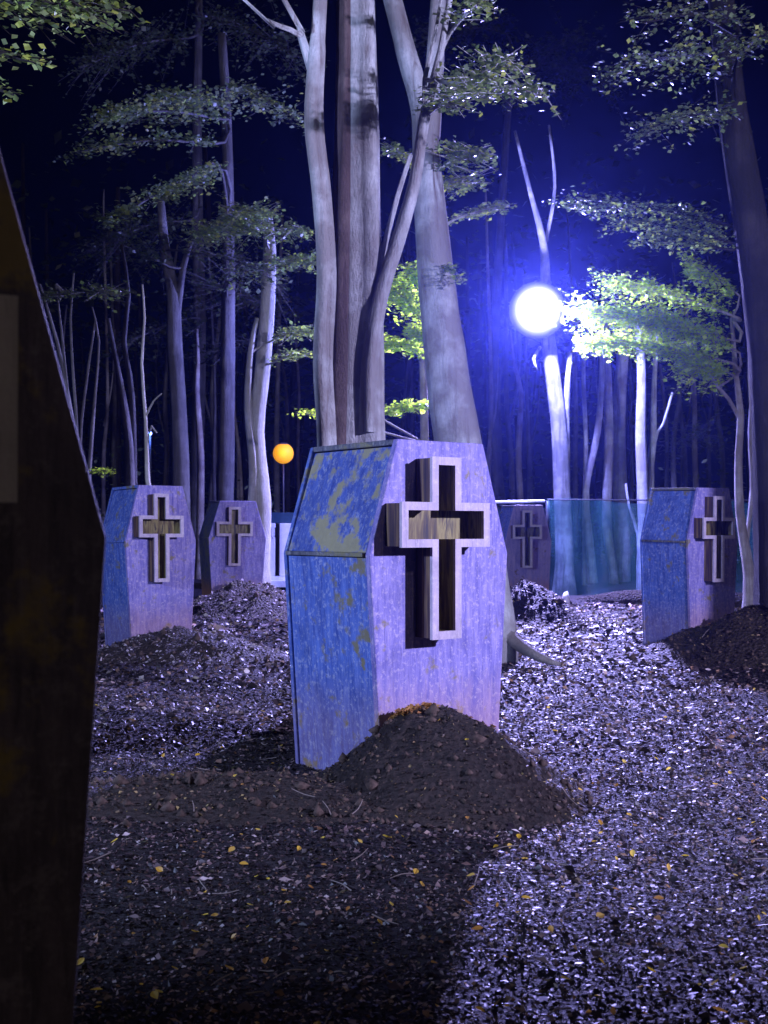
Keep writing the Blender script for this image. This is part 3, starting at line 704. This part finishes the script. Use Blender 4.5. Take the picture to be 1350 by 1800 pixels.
P = np.stack([rng.uniform(-16, 18, 26000), rng.uniform(25.5, 41, 26000), rng.exponential(.75, 26000)], -1)
keep = [noise.noise(Vector((a * .45, b * .45, 0))) + .25 * noise.noise(Vector((a * 1.7, b * 1.7, c))) > -.02 + .07 * c for a, b, c in P]
P = P[np.array(keep)]; P[:, 2] += .55
Vf, Ff = flakes(P, rng.uniform(.07, .2, len(P)), .8, .5)
o = np_mesh('undergrowth', Vf, Ff, M['leaf_dark']); tag(o, 'dark tangled undergrowth between the far trunks', 'undergrowth', kind='stuff')

# ------------------------------------------------------------------ netting fence, dark fence, white wall
def sheet(name, a, b, z1, matl, root, nu=90, nv=14, amp=.05, sag=.06):
    v = []; L = (Vector(b) - Vector(a)).length
    for j in range(nv + 1):
        for i in range(nu + 1):
            t = i / nu; s = j / nv
            x = a[0] + (b[0] - a[0]) * t; y_ = a[1] + (b[1] - a[1]) * t
            g = G(x, y_) - .03; zt = z1 - sag * abs(math.sin(t * L / 2.6 * math.pi)) + .04 * math.sin(t * 17)
            w = amp * (math.sin(t * L * 5 + 2 * s) + .6 * math.sin(t * L * 11 + 1 + s)) * (.4 + .6 * math.sin(s * math.pi))
            v.append((x, y_ + w, g + (zt - g) * s))
    f = [(j * (nu + 1) + i, j * (nu + 1) + i + 1, (j + 1) * (nu + 1) + i + 1, (j + 1) * (nu + 1) + i) for j in range(nv) for i in range(nu)]
    return np_mesh(name, v, f, matl, root, root.location, True)
def post(root, x, y_, z1, r=.035, name='post', mt='metal'):
    m = MB(); g = G(x, y_); tube(m, [Vector((x, y_, g - .1)), Vector((x, y_, (g + z1) / 2)), Vector((x, y_, z1))], [r, r, r], 8, .6, 0, rough=0)
    m.build(name, M[mt], root, smooth=True, origin=root.location)
a = (W(962, 1000, 21.9).x, 21.9); b = (9.4, 22.3)
root = empty('netting_fence', (a[0], a[1], G(*a))); tag(root, 'teal see-through netting fence stretched before the trunks on the right', 'fence')
sheet('netting', a, b, 1.90, M['net'], root)
for x in (a[0] + .02, a[0] + 2.4, a[0] + 4.8): post(root, x, 21.98 + (x - a[0]) * .06, 1.86)
m = MB(); tube(m, [Vector((a[0], a[1] - .02, 1.88)), Vector((a[0] + 3, a[1] + .14, 1.87)), Vector((b[0], b[1] - .02, 1.88))], [.012, .012, .012], 6, .4, 0); m.build('top_wire', M['metal'], root, origin=root.location)
a2 = (.9, 21.9)
root = empty('sheeted_fence', (a2[0], a2[1], G(*a2))); tag(root, 'dark sheeted fence with a bright pale top rail behind the dim coffin', 'fence')
sheet('sheeting', a2, (a[0] - .05, 21.9), 1.80, M['dark_cloth'], root, 40)
m = MB(); tube(m, [Vector((a2[0], 21.86, 1.80)), Vector((2, 21.86, 1.83)), Vector((a[0] - .05, 21.86, 1.85))], [.028, .028, .028], 8, .3, .1); m.build('top_rail', M['rope'], root, origin=root.location)
post(root, a2[0], 21.95, 1.8)
# dark earth bank below the netting
m = MB(); 
tube(m, [Vector((3.35, 21.0, .02)), Vector((4.2, 20.9, .06)), Vector((5.4, 20.75, .05)), Vector((7.5, 20.7, .0))], [.12, .24, .26, .2], 14, .15, .08, rough=.12)
o = m.build('earth_bank', M['mound'], smooth=True, origin=(5, 20.8, 0)); tag(o, 'long low dark earth bank along the foot of the netting', 'bank')
# two pale stones
def stone(px, py, Y, r, sx, sz, label):
    c = W(px, py, Y); m = MB(); vs = []; n1, n2 = 12, 16
    for i in range(n1 + 1):
        for j in range(n2):
            t, p = math.pi * i / n1, 2 * math.pi * j / n2
            d = Vector((math.sin(t) * math.cos(p), math.sin(t) * math.sin(p), math.cos(t))); q = 1 + .25 * noise.noise(d * 1.7 + c)
            vs.append((d.x * r * sx * q, d.y * r * q, d.z * r * sz * q))
    fs = [(i * n2 + j, (i + 1) * n2 + j, (i + 1) * n2 + (j + 1) % n2, i * n2 + (j + 1) % n2) for i in range(n1) for j in range(n2)]
    m.add(vs, fs); o = m.build('pale_stone', M['stone'], smooth=True); o.location = (c.x, c.y, G(c.x, c.y) + r * sz * .7)
    tag(o, label, 'stone', 'pale stones by the netting')
stone(995, 1055, 20.3, .085, .8, 1.8, 'upright egg-shaped white stone at the foot of the netting')
stone(976, 1052, 20.0, .06, .8, 1.7, 'smaller tilted pale stone beside the dark round mound')
stone(1138, 1062, 19.8, .05, 1.1, .9, 'small pale stone beside the rightmost coffin')
# white wall beyond the small coffin
c0 = W(462, 1030, 24.5); x0, x1 = W(452, 1000, 24.5).x, W(545, 1000, 24.5).x
root = empty('white_wall', (c0.x, 24.5, G(c0.x, 24.5))); tag(root, 'bright white low wall with a dark slot and opening left of the largest coffin', 'wall')
xg0, xg1 = W(485, 0, 24.5).x, W(493, 0, 24.5).x
def wbox(name, xa, xb, ya, yb, za, zb, mt):
    m = MB(); m.box(((xa + xb) / 2, (ya + yb) / 2, (za + zb) / 2), (xb - xa, yb - ya, zb - za)); return m.build(name, M[mt], root, bevel=.012, origin=root.location)
zt, zb_ = 1.46, .38
xh0, xh1 = W(470, 0, 24.5).x, W(479, 0, 24.5).x
wbox('left_pillar', x0 - .3, xh0, 24.4, 24.7, zb_, zt, 'white'); wbox('panel', xh0 + .002, xg0, 24.42, 24.7, zb_, 1.17, 'white'); wbox('lintel', xh0 + .002, xg0, 24.42, 24.7, 1.37, zt, 'white')
wbox('pillar', xh1, xg0 - .001, 24.40, 24.41, 1.172, 1.368, 'white')
wbox('opening', xh0 + .002, xg0, 24.60, 24.69, 1.172, 1.368, 'opening')
wbox('right_panel', xg1, x1 + .6, 24.4, 24.7, zb_, zt, 'white'); wbox('slot', xg0 + .002, xg1 - .002, 24.6, 24.7, zb_, zt - .02, 'opening')
wbox('ledge', x0 - .3, x1 + .6, 24.15, 24.398, .16, .30, 'white'); wbox('footing', x0 - .3, x1 + .6, 24.25, 24.71, -.2, zb_ - .002 if False else .158, 'mound')
wbox('plinth', x0 - .3, x1 + .6, 24.402, 24.7, .162, zb_ - .003, 'white')
wbox('capping', x0 - .3, x1 + .6, 24.5, 24.66, zt + .002, zt + .22, 'dark_cloth')

# ------------------------------------------------------------------ lamps
def lathe(mb, prof, axis_o, ax, n=28, mi=0):
    ax = Vector(ax).normalized(); a = ax.orthogonal().normalized(); b = ax.cross(a); vs = []
    for h, r in prof:
        for k in range(n):
            t = 2 * math.pi * k / n; vs.append(Vector(axis_o) + ax * h + (a * math.cos(t) + b * math.sin(t)) * r)
    fs = [(i * n + k, i * n + (k + 1) % n, (i + 1) * n + (k + 1) % n, (i + 1) * n + k) for i in range(len(prof) - 1) for k in range(n)]
    mb.add(vs, fs, mi)
root = empty('floodlight', LAMP); tag(root, 'glaring round white floodlight fixed high on the lit trunk', 'floodlight')
ax = Vector((-.04, -1, -.12)).normalized()
m = MB(); lathe(m, [(-.30, .001), (-.30, .18), (-.20, .32), (-.06, .46), (-.03, .50)], LAMP, ax); m.build('housing', M['metal'], root, smooth=True, origin=LAMP)
m = MB(); lathe(m, [(.20, .001), (.19, .10), (.17, .20), (.13, .32), (.07, .44), (-.01, .53), (-.04, .54)], LAMP, ax); m.build('lens', M['lamp'], root, smooth=True, origin=LAMP)  # lens drawn wide enough to hold the lamp's bloom
m = MB(); tube(m, [LAMP - ax * .18, LAMP - ax * .35 + Vector((.05, 0, -.05)), W(958, 570, 23.2)], [.025, .025, .025], 8, .1, 0); m.build('bracket', M['metal'], root, smooth=True, origin=LAMP)
pl = bpy.data.lights.new('floodlight_glow', 'POINT'); pl.energy = 6500; pl.color = (.24, .25, 1); pl.shadow_soft_size = .10
plo = bpy.data.objects.new('floodlight_glow', pl); COL.objects.link(plo); plo.location = LAMP + ax * .42
spot('floodlight_beam', tuple(LAMP + ax * .45), (1.0, 16.5, 0), 14500, (.46, .40, 1), 120, 1, .32)

def round_lamp(px, py, Y, r, mt, label, color, power):
    c = W(px, py, Y); g = G(c.x, c.y)
    root = empty('lamp_post', (c.x, c.y, g)); tag(root, label, 'lamp')
    m = MB(); lathe(m, [(-r, .001)] + [(-r * math.cos(t), r * math.sin(t)) for t in np.linspace(.15, math.pi - .15, 14)] + [(r, .001)], c, (0, 0, 1)); m.build('globe', M[mt], root, smooth=True, origin=root.location)
    m = MB(); tube(m, [Vector((c.x, c.y + r * .3, g - .1)), Vector((c.x, c.y + r * .3, (g + c.z) / 2)), Vector((c.x, c.y, c.z - r))], [.025, .02, .018], 8, .5, 0); m.build('post', M['metal'], root, smooth=True, origin=root.location)
    m = MB(); lathe(m, [(r * .86, r * .5), (r * 1.02, r * .35), (r * 1.08, .001)], c, (0, 0, 1)); m.build('cap', M['metal'], root, smooth=True, origin=root.location)
    if power:
        l = bpy.data.lights.new('lamp_light', 'POINT'); l.energy = power; l.color = color; l.shadow_soft_size = r
        o = bpy.data.objects.new('lamp_light', l); COL.objects.link(o); o.location = c + Vector((0, -r * 1.6, 0))
round_lamp(498, 797, 26, .225, 'orange', 'round orange glowing lamp between the white wall and the many-stemmed tree', (1, .4, .05), 6)
round_lamp(264, 762, 20, .035, 'blue_glow', 'tiny blue-white lamp above the left lilac coffin', (.1, .2, 1), 14)

# ------------------------------------------------------------------ single yellow leaves on the litter
me = None
for k in range(285):
    t = random.random(); Y = 2.95 + 4.2 * t ** 1.5 if k < 245 else random.uniform(6, 10)
    x = random.uniform(-.30, .34) * Y
    s = random.uniform(.016, .042)
    if me is None or k % 10 == 0:
        nseg = 5; vs = []; fs = []
        cv = random.uniform(.1, .4)
        for i in range(nseg + 1):
            u = i / nseg - .5; w = .30 * math.sin(math.pi * (i / nseg) ** .8) + .01
            zz = cv * u * u
            vs += [(u, -w, zz + .1 * cv + w * .3), (u, 0, zz), (u, w, zz + w * .4)]
        for i in range(nseg):
            fs += [(3 * i, 3 * i + 3, 3 * i + 4, 3 * i + 1), (3 * i + 1, 3 * i + 4, 3 * i + 5, 3 * i + 2)]
        me = bpy.data.meshes.new('fallen_leaf'); me.from_pydata(vs, [], fs); me.materials.append(M['leaf_yellow'])
    o = bpy.data.objects.new('fallen_leaf', me); COL.objects.link(o)
    o.location = (x, Y, G(x, Y) + .014); o.scale = (s, s, s); o.rotation_euler = (random.gauss(0, .35), random.gauss(0, .35), random.uniform(0, 6.28))
    tag(o, 'small yellow fallen leaf lying on the dark leaf litter', 'leaf', 'yellow fallen leaves on the ground')

# ------------------------------------------------------------------ haze
m = MB(); m.box((0, 45, 11), (280, 180, 26)); 
hz = m.build('haze', bpy.data.materials.new('night_haze')); tag(hz, 'thin night haze in the wood lit by the floodlight', 'haze', kind='stuff')
hm = hz.data.materials[0]; hm.use_nodes = True; n = hm.node_tree
n.nodes.remove(n.nodes['Principled BSDF']); pv = n.nodes.new('ShaderNodeVolumePrincipled')
pv.inputs['Density'].default_value = .0008; pv.inputs['Color'].default_value = (.17, .23, 1, 1); pv.inputs['Anisotropy'].default_value = .84
n.links.new(pv.outputs[0], n.nodes['Material Output'].inputs['Volume'])
